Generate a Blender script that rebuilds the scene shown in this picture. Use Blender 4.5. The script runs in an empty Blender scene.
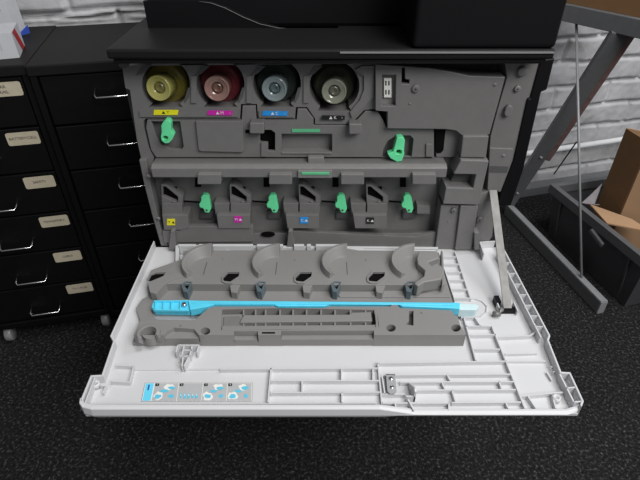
import bpy, bmesh, math, random
from mathutils import Vector, Matrix, geometry
random.seed(4)
SC = bpy.context.scene
COL = SC.collection
PI = math.pi

# ---------------------------------------------------------------- camera
FOC, PITCH, ZH = 500.0, math.radians(36.2), .47       # ZH: height of the opened front door's rim
CAM = Vector((0, -.698, ZH + .511))
cd = bpy.data.cameras.new('camera'); cam = bpy.data.objects.new('camera', cd); COL.objects.link(cam)
cam.location = CAM; cam.rotation_euler = (PI/2 - PITCH, 0, 0)
cd.sensor_width = 36; cd.lens = 36*FOC/640; cd.clip_start = .01
SC.camera = cam

# ---------------------------------------------------------------- world, lights, exposure
w = bpy.data.worlds.new('world'); SC.world = w; w.use_nodes = True
w.node_tree.nodes['Background'].inputs[0].default_value = (.95, .96, 1, 1)
w.node_tree.nodes['Background'].inputs[1].default_value = .17
def area(name, loc, target, size, sizey, power, col):
    l = bpy.data.lights.new(name, 'AREA'); l.shape = 'RECTANGLE'; l.size = size; l.size_y = sizey
    l.energy = power; l.color = col
    o = bpy.data.objects.new(name, l); COL.objects.link(o); o.location = loc
    o.rotation_euler = (Vector(target) - Vector(loc)).to_track_quat('-Z', 'Y').to_euler()
    return o
area('window_daylight', (1.25, -1.7, 2.5), (0.15, 0, .5), 1.6, 1.2, 66, (1, .99, .97))
area('ceiling_lamp', (.45, -.35, 2.6), (.2, 0, 0), .5, .5, 17, (1, .98, .95))
area('right_wall_fill', (1.5, .1, 2.3), (1.0, .95, .2), .8, .5, 13, (.92, .96, 1))  # added fill light, brightens the right wall and trestle
SC.view_settings.view_transform = 'Standard'; SC.view_settings.look = 'None'
SC.view_settings.gamma = 1; SC.view_settings.use_curve_mapping = False
SC.view_settings.exposure = 0.0

# ---------------------------------------------------------------- measuring helpers
FW = Vector((0, math.cos(PITCH), -math.sin(PITCH))); UP = Vector((0, math.sin(PITCH), math.cos(PITCH)))
def ray(px, py): return FW + Vector((1, 0, 0))*((px-320)/FOC) - UP*((py-240)/FOC)
def onY(px, py, y=0): d = ray(px, py); return CAM + d*((y-CAM.y)/d.y)
def onZ(px, py, z=0): d = ray(px, py); return CAM + d*((z-CAM.z)/d.z)
def onD(px, py, z=0): return onZ(px, py, ZH + z)                     # heights above the door rim plane

# ---------------------------------------------------------------- materials
def mat(name, col, rough=.5, metal=0, noise=0, nscale=60, bump=0, bscale=300, trans=0, spec=.5, coat=0):
    m = bpy.data.materials.new(name); m.use_nodes = True; nt = m.node_tree
    b = nt.nodes['Principled BSDF']
    b.inputs['Base Color'].default_value = (*col, 1); b.inputs['Roughness'].default_value = rough
    b.inputs['Metallic'].default_value = metal; b.inputs['Transmission Weight'].default_value = trans
    b.inputs['Specular IOR Level'].default_value = spec; b.inputs['Coat Weight'].default_value = coat
    tc = nt.nodes.new('ShaderNodeTexCoord')
    if noise:
        n = nt.nodes.new('ShaderNodeTexNoise'); n.inputs['Scale'].default_value = nscale; n.inputs['Detail'].default_value = 4
        r = nt.nodes.new('ShaderNodeValToRGB')
        r.color_ramp.elements[0].color = (*[c*(1-noise) for c in col], 1); r.color_ramp.elements[0].position = .3
        r.color_ramp.elements[1].color = (*[min(1, c*(1+noise)) for c in col], 1); r.color_ramp.elements[1].position = .7
        nt.links.new(tc.outputs['Object'], n.inputs['Vector']); nt.links.new(n.outputs['Fac'], r.inputs[0])
        nt.links.new(r.outputs[0], b.inputs['Base Color'])
    if bump:
        n = nt.nodes.new('ShaderNodeTexNoise'); n.inputs['Scale'].default_value = bscale; n.inputs['Detail'].default_value = 3
        bp = nt.nodes.new('ShaderNodeBump'); bp.inputs['Strength'].default_value = bump; bp.inputs['Distance'].default_value = .001
        nt.links.new(tc.outputs['Object'], n.inputs['Vector']); nt.links.new(n.outputs['Fac'], bp.inputs['Height'])
        nt.links.new(bp.outputs[0], b.inputs['Normal'])
    return m
M = dict(
    grey=mat('grey_plastic', (.170, .167, .165), .42, noise=.04, bump=.15, bscale=900),
    greyd=mat('dark_grey_plastic', (.085, .085, .087), .5, noise=.05),
    greyl=mat('light_grey_plastic', (.20, .197, .195), .42, noise=.03),
    liner=mat('liner_plastic', (.222, .217, .213), .45, noise=.04, nscale=12),
    white=mat('door_white_plastic', (.575, .58, .595), .4, noise=.02, nscale=8),
    black=mat('black_plastic', (.005, .005, .006), .45, spec=.2),
    slab=mat('charcoal_plastic', (.0085, .0085, .009), .5, bump=.1, spec=.22),
    trimline=mat('silver_trim', (.22, .22, .23), .35, noise=.05),
    hollow=mat('unlit_black', (.003, .003, .003), .8, spec=.1),  # black for the shade painted into slots, gaps and holes; also link rods
    green=mat('green_lever_plastic', (.15, .80, .38), .35, noise=.05),
    green2=mat('green_tab', (.11, .48, .24), .5, noise=.03),
    cyan=mat('cyan_rod_plastic', (.10, .62, .84), .35, noise=.05),
    cyan2=mat('cyan_clip_plastic', (.10, .135, .155), .4, noise=.1),
    yel=mat('yellow_sticker', (.85, .78, .015), .5, noise=.02), mag=mat('magenta_sticker', (.58, .015, .38), .5, noise=.02),
    cya=mat('blue_sticker', (.015, .28, .75), .5, noise=.02), blk=mat('black_sticker', (.01, .01, .01), .5),
    ink=mat('ink', (.015, .015, .015), .6), paper=mat('paper_white', (.75, .75, .72), .6, noise=.02),
    stick=mat('sticker_grey', (.42, .43, .44), .5, noise=.03), pcyan=mat('print_cyan', (.10, .50, .68), .5),
    pcy2=mat('print_bright_cyan', (.13, .62, .85), .5, noise=.02),
    cream=mat('cream_label_card', (.50, .45, .34), .7, noise=.05, nscale=80),
    chrome=mat('chrome', (.75, .75, .75), .2, 1), zinc=mat('zinc_plate', (.40, .41, .43), .4, .3),
    steel=mat('brushed_steel', (.185, .18, .175), .5, .3, noise=.15, nscale=90),
    cab=mat('black_painted_steel', (.0045, .0045, .005), .45, spec=.2, noise=.1),
    cabtop=mat('black_powder_coat', (.0085, .008, .008), .55, noise=.08, spec=.2),
    frame=mat('grey_painted_steel', (.125, .13, .135), .4, noise=.06, spec=.5),
    framel=mat('light_grey_steel', (.27, .28, .29), .4, .1, noise=.08),
    rust=mat('worn_red_brown_edge', (.16, .10, .095), .6, noise=.2),
    crate=mat('dark_crate_plastic', (.062, .063, .067), .45, noise=.08),
    crate2=mat('crate_rim_plastic', (.10, .102, .108), .4, noise=.08),
    card=mat('cardboard', (.40, .245, .14), .8, noise=.05, nscale=20), cardd=mat('brown_and_shaded_card', (.20, .105, .045), .8, noise=.07, nscale=25),  # card tuned to the lit faces; cardd also paints the box's shaded side
    pipe=mat('painted_pipe', (.72, .73, .74), .3, noise=.05), trim=mat('grey_skirting', (.13, .135, .14), .5, noise=.12, nscale=10),
    red=mat('red_print', (.45, .02, .03), .5), blue=mat('blue_print', (.03, .07, .38), .5), wbox=mat('white_carton', (.50, .51, .54), .6, noise=.03),
    rub=mat('caster_plastic', (.09, .09, .09), .5), caster=mat('grey_caster', (.25, .25, .25), .4, noise=.05),
)
def bottle_mats(n, c, cap):
    return (mat(n + '_bottle_plastic', c, .22, noise=.05, nscale=30, coat=.4), mat(n + '_cap_plastic', cap, .15, noise=.03, coat=.6))
BM = dict(yellow=bottle_mats('yellow', (.19, .16, .03), (.38, .36, .11)), magenta=bottle_mats('magenta', (.18, .03, .04), (.27, .155, .13)),
          cyan=bottle_mats('cyan', (.045, .056, .052), (.20, .24, .25)), black=bottle_mats('black', (.052, .053, .038), (.21, .22, .17)))

# ---------------------------------------------------------------- mesh builder
class MB:
    def __init__(s, *mats): s.v = []; s.f = []; s.m = []; s.sm = []; s.mats = list(mats)
    def mi(s, k):
        k = M[k] if isinstance(k, str) else k
        if k is None: return 0
        if k not in s.mats: s.mats.append(k)
        return s.mats.index(k)
    def add(s, vs, fs, k=None, smooth=False):
        o = len(s.v); s.v += [Vector(p) for p in vs]; i = s.mi(k)
        for f in fs: s.f.append([o+a for a in f]); s.m.append(i); s.sm.append(smooth)
    def ext(s, loop, vec, k=None, holes=()):
        loops = [[Vector(p) for p in loop]] + [[Vector(p) for p in h] for h in holes]
        flat = [p for l in loops for p in l]; n = len(flat); vec = Vector(vec)
        vs = flat + [p + vec for p in flat]; fs = []
        if holes:
            for t in geometry.tessellate_polygon(loops): fs.append(list(t)); fs.append([a+n for a in reversed(t)])
        else: fs = [list(range(n)), [n+a for a in reversed(range(n))]]
        o = 0
        for l in loops:
            m = len(l)
            for i in range(m): a, b = o+i, o+(i+1) % m; fs.append([a, b, b+n, a+n])
            o += m
        s.add(vs, fs, k)
    def box(s, x0, x1, y0, y1, z0, z1, k=None):
        s.ext([(x0, y0, z0), (x1, y0, z0), (x1, y1, z0), (x0, y1, z0)], (0, 0, z1-z0), k)
    def fp(s, poly, yf, yb, k=None, holes=()):                       # plate facing the front
        s.ext([onY(*p, yf) for p in poly], (0, yb-yf, 0), k, [[onY(*p, yf) for p in h] for h in holes])
    def fr(s, x0, y0, x1, y1, yf, yb, k=None): s.fp([(x0, y0), (x1, y0), (x1, y1), (x0, y1)], yf, yb, k)
    def dp(s, poly, zt, zb, k=None, holes=()):                       # plate lying on the door
        s.ext([onD(*p, zt) for p in poly], (0, 0, zb-zt), k, [[onD(*p, zt) for p in h] for h in holes])
    def bar(s, a, b, w, h, k=None, up=(0, 0, 1)):                    # rectangular bar from a to b
        a = Vector(a); b = Vector(b); d = (b-a).normalized(); sd = d.cross(Vector(up)).normalized(); u = sd.cross(d)
        c = [a + sd*w/2 + u*h/2, a - sd*w/2 + u*h/2, a - sd*w/2 - u*h/2, a + sd*w/2 - u*h/2]
        s.ext(c, b-a, k)
    def tube(s, pts, r, k=None, n=10):
        pts = [Vector(p) for p in pts]; vs = []; fs = []
        for i, p in enumerate(pts):
            d = (pts[min(i+1, len(pts)-1)] - pts[max(i-1, 0)]).normalized()
            a = d.cross(Vector((0, 0, 1)) if abs(d.z) < .9 else Vector((1, 0, 0))).normalized(); b = d.cross(a)
            vs += [p + (a*math.cos(2*PI*j/n) + b*math.sin(2*PI*j/n))*r for j in range(n)]
        for i in range(len(pts)-1):
            for j in range(n): fs.append([i*n+j, i*n+(j+1) % n, (i+1)*n+(j+1) % n, (i+1)*n+j])
        fs += [list(range(n)), list(range((len(pts)-1)*n, len(pts)*n))]
        s.add(vs, fs, k, True)
    def lathe(s, c, axis, prof, k=None, n=40, smooth=True):          # prof: (distance along axis, radius)
        c = Vector(c); d = Vector(axis).normalized()
        a = d.cross(Vector((0, 0, 1)) if abs(d.z) < .9 else Vector((1, 0, 0))).normalized(); b = d.cross(a)
        vs = []; fs = []
        for t, r in prof: vs += [c + d*t + (a*math.cos(2*PI*j/n) + b*math.sin(2*PI*j/n))*max(r, 1e-5) for j in range(n)]
        for i in range(len(prof)-1):
            for j in range(n): fs.append([i*n+j, i*n+(j+1) % n, (i+1)*n+(j+1) % n, (i+1)*n+j])
        fs += [list(range(n)), list(range((len(prof)-1)*n, len(prof)*n))]
        s.add(vs, fs, k, smooth)
    def text(s, txt, org, xd, yd, h, k='ink', align='CENTER'):
        cu = bpy.data.curves.new('t', 'FONT'); cu.body = txt; cu.size = h*1.35; cu.align_x = align; cu.align_y = 'CENTER'
        o = bpy.data.objects.new('t', cu); COL.objects.link(o)
        me = bpy.data.meshes.new_from_object(o.evaluated_get(bpy.context.evaluated_depsgraph_get()))
        xd = Vector(xd).normalized(); yd = Vector(yd).normalized(); org = Vector(org)
        s.add([org + xd*v.co.x + yd*v.co.y for v in me.vertices], [list(p.vertices) for p in me.polygons], k)
        bpy.data.objects.remove(o); bpy.data.curves.remove(cu); bpy.data.meshes.remove(me)
    def build(s, name, parent=None, bev=0, seg=2, local=False, flat=False, label=None):
        off = Vector((0, 0, 0))
        if parent is not None and not local:
            p = parent
            while p is not None: off += p.location; p = p.parent
        me = bpy.data.meshes.new(name); me.from_pydata([v-off for v in s.v], [], s.f)
        for m in s.mats: me.materials.append(m)
        for i, p in enumerate(me.polygons): p.material_index = s.m[i]; p.use_smooth = s.sm[i]
        if not flat:
            bm = bmesh.new(); bm.from_mesh(me); bmesh.ops.recalc_face_normals(bm, faces=bm.faces); bm.to_mesh(me); bm.free()
        o = bpy.data.objects.new(name, me); COL.objects.link(o)
        if parent is not None: o.parent = parent
        if bev:
            b = o.modifiers.new('bevel', 'BEVEL'); b.width = bev; b.segments = seg; b.limit_method = 'ANGLE'; b.angle_limit = .6
        if label: o['label'] = label
        return o
def tag(o, label, cat, group=None):
    o['label'] = label; o['category'] = cat
    if group: o['group'] = group
    return o
def thing(name, label, cat, loc=(0, 0, 0), rz=0, group=None):
    o = bpy.data.objects.new(name, None); COL.objects.link(o); o.location = loc; o.rotation_euler = (0, 0, rz)
    o.empty_display_size = .05
    return tag(o, label, cat, group)
def struct(o): o['kind'] = 'structure'; return o
def circ(cx, cy, r, n=32, ry=None): return [(cx + r*math.cos(2*PI*i/n), cy + (ry or r)*math.sin(2*PI*i/n)) for i in range(n)]

# ================================================================= the setting
# carpet
def carpet():
    m = bpy.data.materials.new('speckled_carpet'); m.use_nodes = True; nt = m.node_tree; b = nt.nodes['Principled BSDF']
    b.inputs['Roughness'].default_value = .95; b.inputs['Specular IOR Level'].default_value = .1
    tc = nt.nodes.new('ShaderNodeTexCoord')
    n = nt.nodes.new('ShaderNodeTexNoise'); n.inputs['Scale'].default_value = 150; n.inputs['Detail'].default_value = 3; n.inputs['Roughness'].default_value = .7
    r = nt.nodes.new('ShaderNodeValToRGB'); e = r.color_ramp.elements
    e[0].position = .36; e[0].color = (.010, .010, .011, 1); e[1].position = .72; e[1].color = (.14, .137, .133, 1)
    x = e.new(.56); x.color = (.024, .024, .025, 1)
    n2 = nt.nodes.new('ShaderNodeTexNoise'); n2.inputs['Scale'].default_value = 5
    mx = nt.nodes.new('ShaderNodeMix'); mx.data_type = 'RGBA'; mx.blend_type = 'MULTIPLY'; mx.inputs[0].default_value = .35
    for q in (n, n2): nt.links.new(tc.outputs['Object'], q.inputs['Vector'])
    nt.links.new(n.outputs['Fac'], r.inputs[0]); nt.links.new(r.outputs[0], mx.inputs[6]); nt.links.new(n2.outputs['Fac'], mx.inputs[7])
    nt.links.new(mx.outputs[2], b.inputs['Base Color'])
    bp = nt.nodes.new('ShaderNodeBump'); bp.inputs['Strength'].default_value = .8; bp.inputs['Distance'].default_value = .004
    nt.links.new(n.outputs['Fac'], bp.inputs['Height']); nt.links.new(bp.outputs[0], b.inputs['Normal'])
    return m
f = MB(carpet()); f.box(-2.2, 2.6, -1.8, 1.75, -.03, 0); struct(f.build('floor'))

# painted brick wall, real relief: each brick displaced in the mesh, rough paint in the bump
WA = math.atan2(.277, 1.0); WO = Vector((.813, .985, 0)); WD = Vector((math.cos(WA), math.sin(WA), 0)); WN = Vector((math.sin(WA), -math.cos(WA), 0))
def brick_paint():
    m = bpy.data.materials.new('white_painted_brick'); m.use_nodes = True; nt = m.node_tree; b = nt.nodes['Principled BSDF']
    b.inputs['Roughness'].default_value = .55
    tc = nt.nodes.new('ShaderNodeTexCoord')
    n = nt.nodes.new('ShaderNodeTexNoise'); n.inputs['Scale'].default_value = 9; n.inputs['Detail'].default_value = 8; n.inputs['Roughness'].default_value = .65
    r = nt.nodes.new('ShaderNodeValToRGB'); e = r.color_ramp.elements
    e[0].position = .3; e[0].color = (.37, .37, .38, 1); e[1].position = .65; e[1].color = (.53, .53, .545, 1)
    nt.links.new(tc.outputs['Object'], n.inputs['Vector']); nt.links.new(n.outputs['Fac'], r.inputs[0]); nt.links.new(r.outputs[0], b.inputs['Base Color'])
    n2 = nt.nodes.new('ShaderNodeTexNoise'); n2.inputs['Scale'].default_value = 28; n2.inputs['Detail'].default_value = 8
    bp = nt.nodes.new('ShaderNodeBump'); bp.inputs['Strength'].default_value = .45; bp.inputs['Distance'].default_value = .008
    nt.links.new(tc.outputs['Object'], n2.inputs['Vector']); nt.links.new(n2.outputs['Fac'], bp.inputs['Height']); nt.links.new(bp.outputs[0], b.inputs['Normal'])
    return m
def wall():
    from mathutils import noise as N
    b = MB(brick_paint()); st = .0055; u0, u1 = -1.7, 1.1; z0, z1 = 0, 1.1
    nu, nz = int((u1-u0)/st), int((z1-z0)/st); vs = []; fs = []
    BH, BW = .080, .225
    for j in range(nz+1):
        for i in range(nu+1):
            u = u0+i*st; z = z0+j*st
            wu = u + .006*N.noise(Vector((u*9, z*9, 1))); wz = z + .006*N.noise(Vector((u*7, z*7, 5)))
            row = math.floor(wz/BH); fz = (wz/BH-row)*BH
            uu = wu + (BW/2 if row % 2 else 0) + .018*math.sin(row*12.9); colm = math.floor(uu/BW); fu = uu-colm*BW
            dz = min(fz, BH-fz); du = min(fu, BW-fu); e = min(dz, du)
            s = max(0, min(1, (e-.0025)/.006)); s = s*s*(3-2*s)
            rnd = math.sin(row*37.7+colm*91.3)*.5
            d = .0145*s*(1 + .35*rnd) + .0035*N.noise(Vector((u*12, z*12, 2))) + .0018*N.noise(Vector((u*45, z*45, 7)))
            g = N.noise(Vector((u*4+3, z*5, 9)))
            if g > .33: d -= (g-.33)*.05
            if u < -.6: # broken plaster bands above the cabinets
                t = z - .708 - .012*N.noise(Vector((u*6, 0, 3)))
                d += .012*max(0, min(1, t/.004)) + .008*max(0, 1-abs(t+.006)/.006)*(.3+2*abs(N.noise(Vector((u*25, z*25, 4)))))
                d -= .02*max(0, 1-abs(t)/.005)
            p = WO + WD*u + Vector((0, 0, z)) + WN*d
            vs.append(p)
    for j in range(nz):
        for i in range(nu):
            a = j*(nu+1)+i; fs.append([a, a+1, a+nu+2, a+nu+1])
    b.add(vs, fs, None, True)
    return struct(b.build('wall_back', flat=True))
wall()
b = MB(M['trim']); p0 = WO + WN*.035 + WD*-1.6; p1 = WO + WN*.035 + WD*1.4
b.bar(p0 + Vector((0, 0, .0185)), p1 + Vector((0, 0, .0185)), .045, .036); struct(b.build('baseboard_back', bev=.002))
b = MB(M['pipe']); q0 = WO + WN*.04
b.tube([q0 + WD*-.9 + Vector((0, 0, .172)), q0 + WD*.05 + Vector((0, 0, .178)), q0 + WD*.28 + Vector((0, 0, .180)), q0 + WD*.40 + Vector((0, 0, .186)), q0 + WD*1.4 + Vector((0, 0, .19))], .0105, None, 14)
tag(b.build('pipe'), 'white painted pipe running low along the brick wall', 'pipe')

# ================================================================= filing cabinets
CYAW = math.radians(13); CW, CDEP, CH = .28, .305, .697
NAMES = [('CAR', 'TRAIL'), ('BATTERY/CELL',), ('SAFETY',), ('TRANSPORT',), ('CABLE',), ('TV + RGB',)]
def cabinet(loc, label, cards, hz):
    root = thing('filing_cabinet', label, 'filing cabinet', loc, CYAW, 'black drawer cabinets')
    b = MB(M['cab'])
    b.box(-CW, 0, 0, CDEP, .055, .072); b.box(-CW, -CW+.012, 0, CDEP, .072, CH-.02); b.box(-.012, 0, 0, CDEP, .072, CH-.02)
    b.box(-CW+.012, -.012, CDEP-.01, CDEP, .072, CH-.02)
    b.build('carcass', root, .0015, local=True)
    b = MB(M['cabtop']); b.box(-CW-.001, .001, -.003, CDEP, CH-.02, CH); b.build('top', root, .0025, local=True)
    pitch = (CH-.023-.074)/6
    for i in range(6):
        z1 = CH-.023-pitch*i; z0 = z1-pitch+.004
        d = MB(M['cab']); d.box(-CW+.015, -.015, .003, CDEP-.02, z0, z1)
        dr = d.build('drawer', root, .0015, local=True)
        zz = z0 + hz; cx = -CW/2
        h = MB(M['chrome']); h.tube([(cx-.033, .003, zz+.010), (cx-.033, -.014, zz+.004), (cx-.030, -.019, zz), (cx+.030, -.019, zz), (cx+.033, -.014, zz+.004), (cx+.033, .003, zz+.010)], .0021, None, 8)
        h.build('handle', dr, local=True)
        if cards:
            c = MB(M['cream']); x1 = -.020; x0 = x1-.060; zc = z1-.021; hh = .0135; y = .0022
            pts = []
            for (cxx, czz, a0) in ((x1-.004, zc+hh-.004, 0), (x0+.004, zc+hh-.004, 90), (x0+.004, zc-hh+.004, 180), (x1-.004, zc-hh+.004, 270)):
                for k in range(4): a = math.radians(a0+30*k); pts.append((cxx+.004*math.cos(a), y, czz+.004*math.sin(a)))
            c.ext(pts, (0, .0008, 0))
            t = NAMES[i]
            for q, s in enumerate(t):
                zc2 = zc + (.005 - .010*q if len(t) > 1 else .001)
                c.text(s, ((x0+x1)/2 + (-.005 if i == 0 else 0), y-.0004, zc2), (1, 0, 0), (0, .0, 1), .0062 if len(t) > 1 else .0058)
            c.build('label_card', dr, local=True, label='cream card with handwritten capitals')
    for sx in (-CW+.022, -.022):
        for sy in (.025, CDEP-.03):
            c = MB(M['caster']); c.lathe((sx-.009, sy, .0215), (1, 0, 0), [(0, .018), (.002, .021), (.016, .021), (.018, .018)], None, 20)
            c.box(sx-.0105, sx+.0105, sy-.006, sy+.010, .034, .055, M['rub'])
            c.build('caster', root, local=True)
    return root
LC = Vector((-.546, .240, 0))
cabinet(LC, 'black steel drawer cabinet with cream cards on its drawers', True, .027)
cx2 = LC + Vector((math.cos(CYAW), math.sin(CYAW), 0))*(CW+.003) + Vector((math.sin(CYAW), -math.cos(CYAW), 0))*.010
cabinet(cx2, 'black steel drawer cabinet without cards, beside the printer', False, .056)
# cartons on the left cabinet
def local_pt(x, y, z): return LC + Vector((x*math.cos(CYAW)-y*math.sin(CYAW), x*math.sin(CYAW)+y*math.cos(CYAW), z))
r = thing('carton', 'small white carton with a red stripe and barcode on the left cabinet', 'box', local_pt(-.024, .09, CH+.0005), math.radians(20))
b = MB(M['wbox']); b.box(-.15, 0, -.045, .045, 0, .045)
b.add([(.0006, -.036, .0448), (.0006, -.004, .0448), (.0006, .036, 0.0006), (.0006, .006, .0006)], [[0, 1, 2, 3]], 'red')
for i in range(9): b.add([(-.062+.0045*i, -.0457, .017), (-.060+.0045*i - (.001 if i % 2 else 0), -.0457, .017), (-.060+.0045*i-(.001 if i % 2 else 0), -.0457, .030), (-.062+.0045*i, -.0457, .030)], [[0, 1, 2, 3]], 'stick')
b.build('box', r, local=True, flat=False)
r = thing('printed_carton', 'tall pale carton with blue lettering leaning at the wall behind the red striped carton', 'box', local_pt(-.056, .200, CH+.001), math.radians(6))
b = MB(M['wbox'], M['blue'])
b.ext([(-.16, 0, 0), (.0, 0, 0), (-.015, .022, .17), (-.16, .022, .17)], (0, .05, 0))
def lean(x, z): return Vector((x, .022*z/.17-.0008, z))
for (xa, xb, za, zb) in ((-.16, -.024, .086, .112), (-.16, -.021, .052, .057), (-.16, -.021, .075, .080), (-.026, -.021, .056, .076), (-.16, -.032, .004, .032)):
    b.add([lean(xa, za), lean(xb, za), lean(xb, zb), lean(xa, zb)], [[0, 1, 2, 3]], 'blue')
b.add([lean(-.16, .049), lean(-.023, .049), lean(-.023, .0515), lean(-.16, .0515)], [[0, 1, 2, 3]], 'red')
b.add([Vector((-.003, .001, .001)), Vector((.012, .035, .001)), Vector((.012, .035, .018)), Vector((-.004, .004, .004))], [[0, 1, 2, 3]], 'blue')
b.build('box', r, local=True)

# ================================================================= the printer
PR = thing('multifunction_printer', 'large dark office printer with its front cover opened down like a tray', 'printer', (.015, .28, 0))
XL, XR = -.252, .312
b = MB(M['black'])
b.box(XL, XR, .055, .55, .05, .79)                      # body, hollowed look given by the dark bays
b.box(XL, XR, .012, .055, .05, ZH-.03)
b.box(-.23, .28, .04, .52, .0, .05)
b.fp([(540.8, 60), (555, 58), (547, 90), (541.5, 92), (523.5, 170), (511, 206), (498, 206), (501.5, 192), (514, 160), (527.5, 98.9), (530.3, 98.3)], .0, .056)    # black side strip on the right
o = b.build('body', PR, .002)

# top slab, tray fence, housing
zs = onY(320, 49.5, -.035).z; zb = onY(320, 61.5, -.03).z
xl = onY(105, 50, -.035).x; xr = onY(555.5, 52, -.035).x
b = MB(M['slab']); b.box(xl, xr, -.035, .54, zb+.004, zs); b.box(xl+.004, xr-.006, -.029, .54, zb-.004, zb+.004)
b.build('top_slab', PR, .003)
b = MB(M['trimline']); a0 = onY(340, 52.6, -.0365); a1 = onY(554, 52.6, -.0365); b.box(a0.x, a1.x, -.0372, -.0345, a0.z-.0010, a0.z+.0008); b.build('chrome_strip', PR)
yt = onZ(142, 28, zs).y
b = MB(M['black'])
prof = [(143, 1), (199, 1.5), (211, 3), (225, 8), (243, 17), (260, 24), (278, 28), (300, 29), (338, 29.3)]
pp = [onY(x, y, yt) for x, y in prof]
b.ext([Vector((pp[0].x, yt, zs))] + pp[:1] + pp[1:] + [Vector((pp[-1].x, yt, zs))], (0, .012, 0))
b.build('tray_fence', PR)
b = MB(M['steel']); b.tube([p + Vector((0, -.0003, 0)) for p in pp[1:]], .0006, M['greyd'], 6); b.build('tray_edge_line', PR)
b = MB(M['black']); b.box(pp[0].x+.001, .16, yt+.012, .52, zs, zs+.10); b.build('scanner_housing', PR, .004)
x0 = onY(412, 51, -.033).x
b = MB(M['black']); b.ext([(x0, -.033, zs), (x0, -.033, zs+.2), (xr+.0, -.033, zs+.2), (xr, -.033, zs)], (0, .45, 0)); b.build('control_housing', PR, .006, 4)

# --- inner frame: base, then plates from back to front
def P(name, mk='grey', bev=.0008, label=None):
    return MB(M[mk])
b = MB(M['greyd']); b.fp([(122, 64), (538, 60), (500, 206), (486, 249), (161, 246), (152, 215), (137, 140), (126, 90)], .050, .056, None,
    [circ(166, 84, 22), circ(221, 84, 22), circ(277, 84, 22), circ(335, 86, 23)])
b.build('inner_back_panel', PR)
# toner plate
def bay(cx, cy, r, ybot, w=17):
    pts = []
    for i in range(33):
        a = math.radians(125 + 290*i/32)                   # starts lower left, over the top, to lower right
        pts.append((cx + r*math.cos(a), cy + r*math.sin(a)))
    x0_, x1_ = pts[0][0], pts[-1][0]
    return pts + [(cx + w, ybot), (cx - w, ybot)]
bays = [bay(166, 84, 24, 107), bay(220.5, 84, 24, 107), bay(277, 83.5, 24, 107), bay(334.5, 86, 25, 111)]
TP = [(122, 66), (375, 63.5), (375, 109), (364, 110), (351, 124), (315, 124), (315, 118.5), (307, 107), (296, 107), (295, 118.5), (258, 118.5), (257, 104), (241, 104), (240, 118.5), (146, 118.5), (143.5, 121),
      (144, 128), (149, 148), (154, 158), (149, 178), (146, 178), (137, 140), (130, 90), (125.5, 88)]
b = MB(M['grey']); b.fp(TP, .008, .049, None, bays)
# lowered bevel channels over the bottles and ribs between them
for x in (193.5, 249, 306): b.fr(x-2.5, 76, x+3, 103, .005, .009)
b.fp([(355, 70), (362, 66), (374, 66), (374, 96), (362, 109), (352, 118), (350, 112), (360, 100), (364, 90), (364, 76)], .004, .009)
b.fp([(139, 111), (238, 111), (238, 117), (140, 117)], .005, .009); b.fp([(259, 111), (294, 111), (294, 117.5), (259, 117.5)], .005, .009)
b.build('toner_bay_plate', PR, .0008)
b = MB(M['hollow'])
b.box(-.25, .085, .045, .0475, .655, .775)
# notches beside each bottle
for cx in (141, 200, 256, 313):
    o = MB(M['greyd']); o.fp([(cx-6, 76), (cx+1, 66), (cx+10, 66), (cx+1, 74)], .0072, .0085); o.build('bay_notch', PR)
for cx, cy in ((189, 97), (243, 97), (299, 97)):
    o = MB(M['greyd']); o.fp([(cx-1, cy-9), (cx+2, cy-10), (cx, cy), (cx-4, cy+6), (cx-5, cy+4)], .0070, .0085); o.build('bay_notch', PR)
o = MB(M['greyd']); o.fp(circ(123.5, 65, 5, 16, 3.5), .002, .0082); o.build('corner_plug', PR)
# name strips of the bottles
def letter_strip(poly, yf, m, txt, tcol, tri=True, th=.0048, parent=PR, name='toner_label', lab=None, tripos=-1, mk=''):
    b = MB(M[m]); b.fp(poly, yf, yf+.0012)
    cxp = sum(p[0] for p in poly)/4; cyp = sum(p[1] for p in poly)/4
    c = onY(cxp, cyp, yf-.0004)
    s = th*.55
    off = Vector((tripos*th*.75, 0, 0))
    q = c + off
    b.add([q + Vector((-s, 0, -s*.8)), q + Vector((s, 0, -s*.8)), q + Vector((0, 0, s*.9))], [[0, 1, 2]], tcol)
    b.text(txt, c - off*.8, (1, 0, 0), (0, 0, 1), th, tcol)
    if mk: b.text(mk, onY(poly[1][0]-3, cyp, yf-.0004), (1, 0, 0), (0, 0, 1), th*.7, tcol)
    b.build(name, parent, label=lab)
letter_strip([(154, 110), (178.5, 110), (177.5, 115), (153.5, 115)], .0035, 'yel', 'Y', 'ink', lab='yellow strip lettered Y')
letter_strip([(208, 110.5), (233, 111), (232, 115.5), (207, 115)], .0035, 'mag', 'M', 'paper', lab='magenta strip lettered M', mk='i')
letter_strip([(263, 111), (288, 111.5), (287, 116), (262, 115.5)], .0035, 'cya', 'C', 'paper', lab='blue strip lettered C', mk='i')
letter_strip([(322, 115.5), (345, 116), (344.5, 120), (321.5, 119.5)], .0035, 'blk', 'K', 'paper', lab='black strip lettered K', mk='i')

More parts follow.
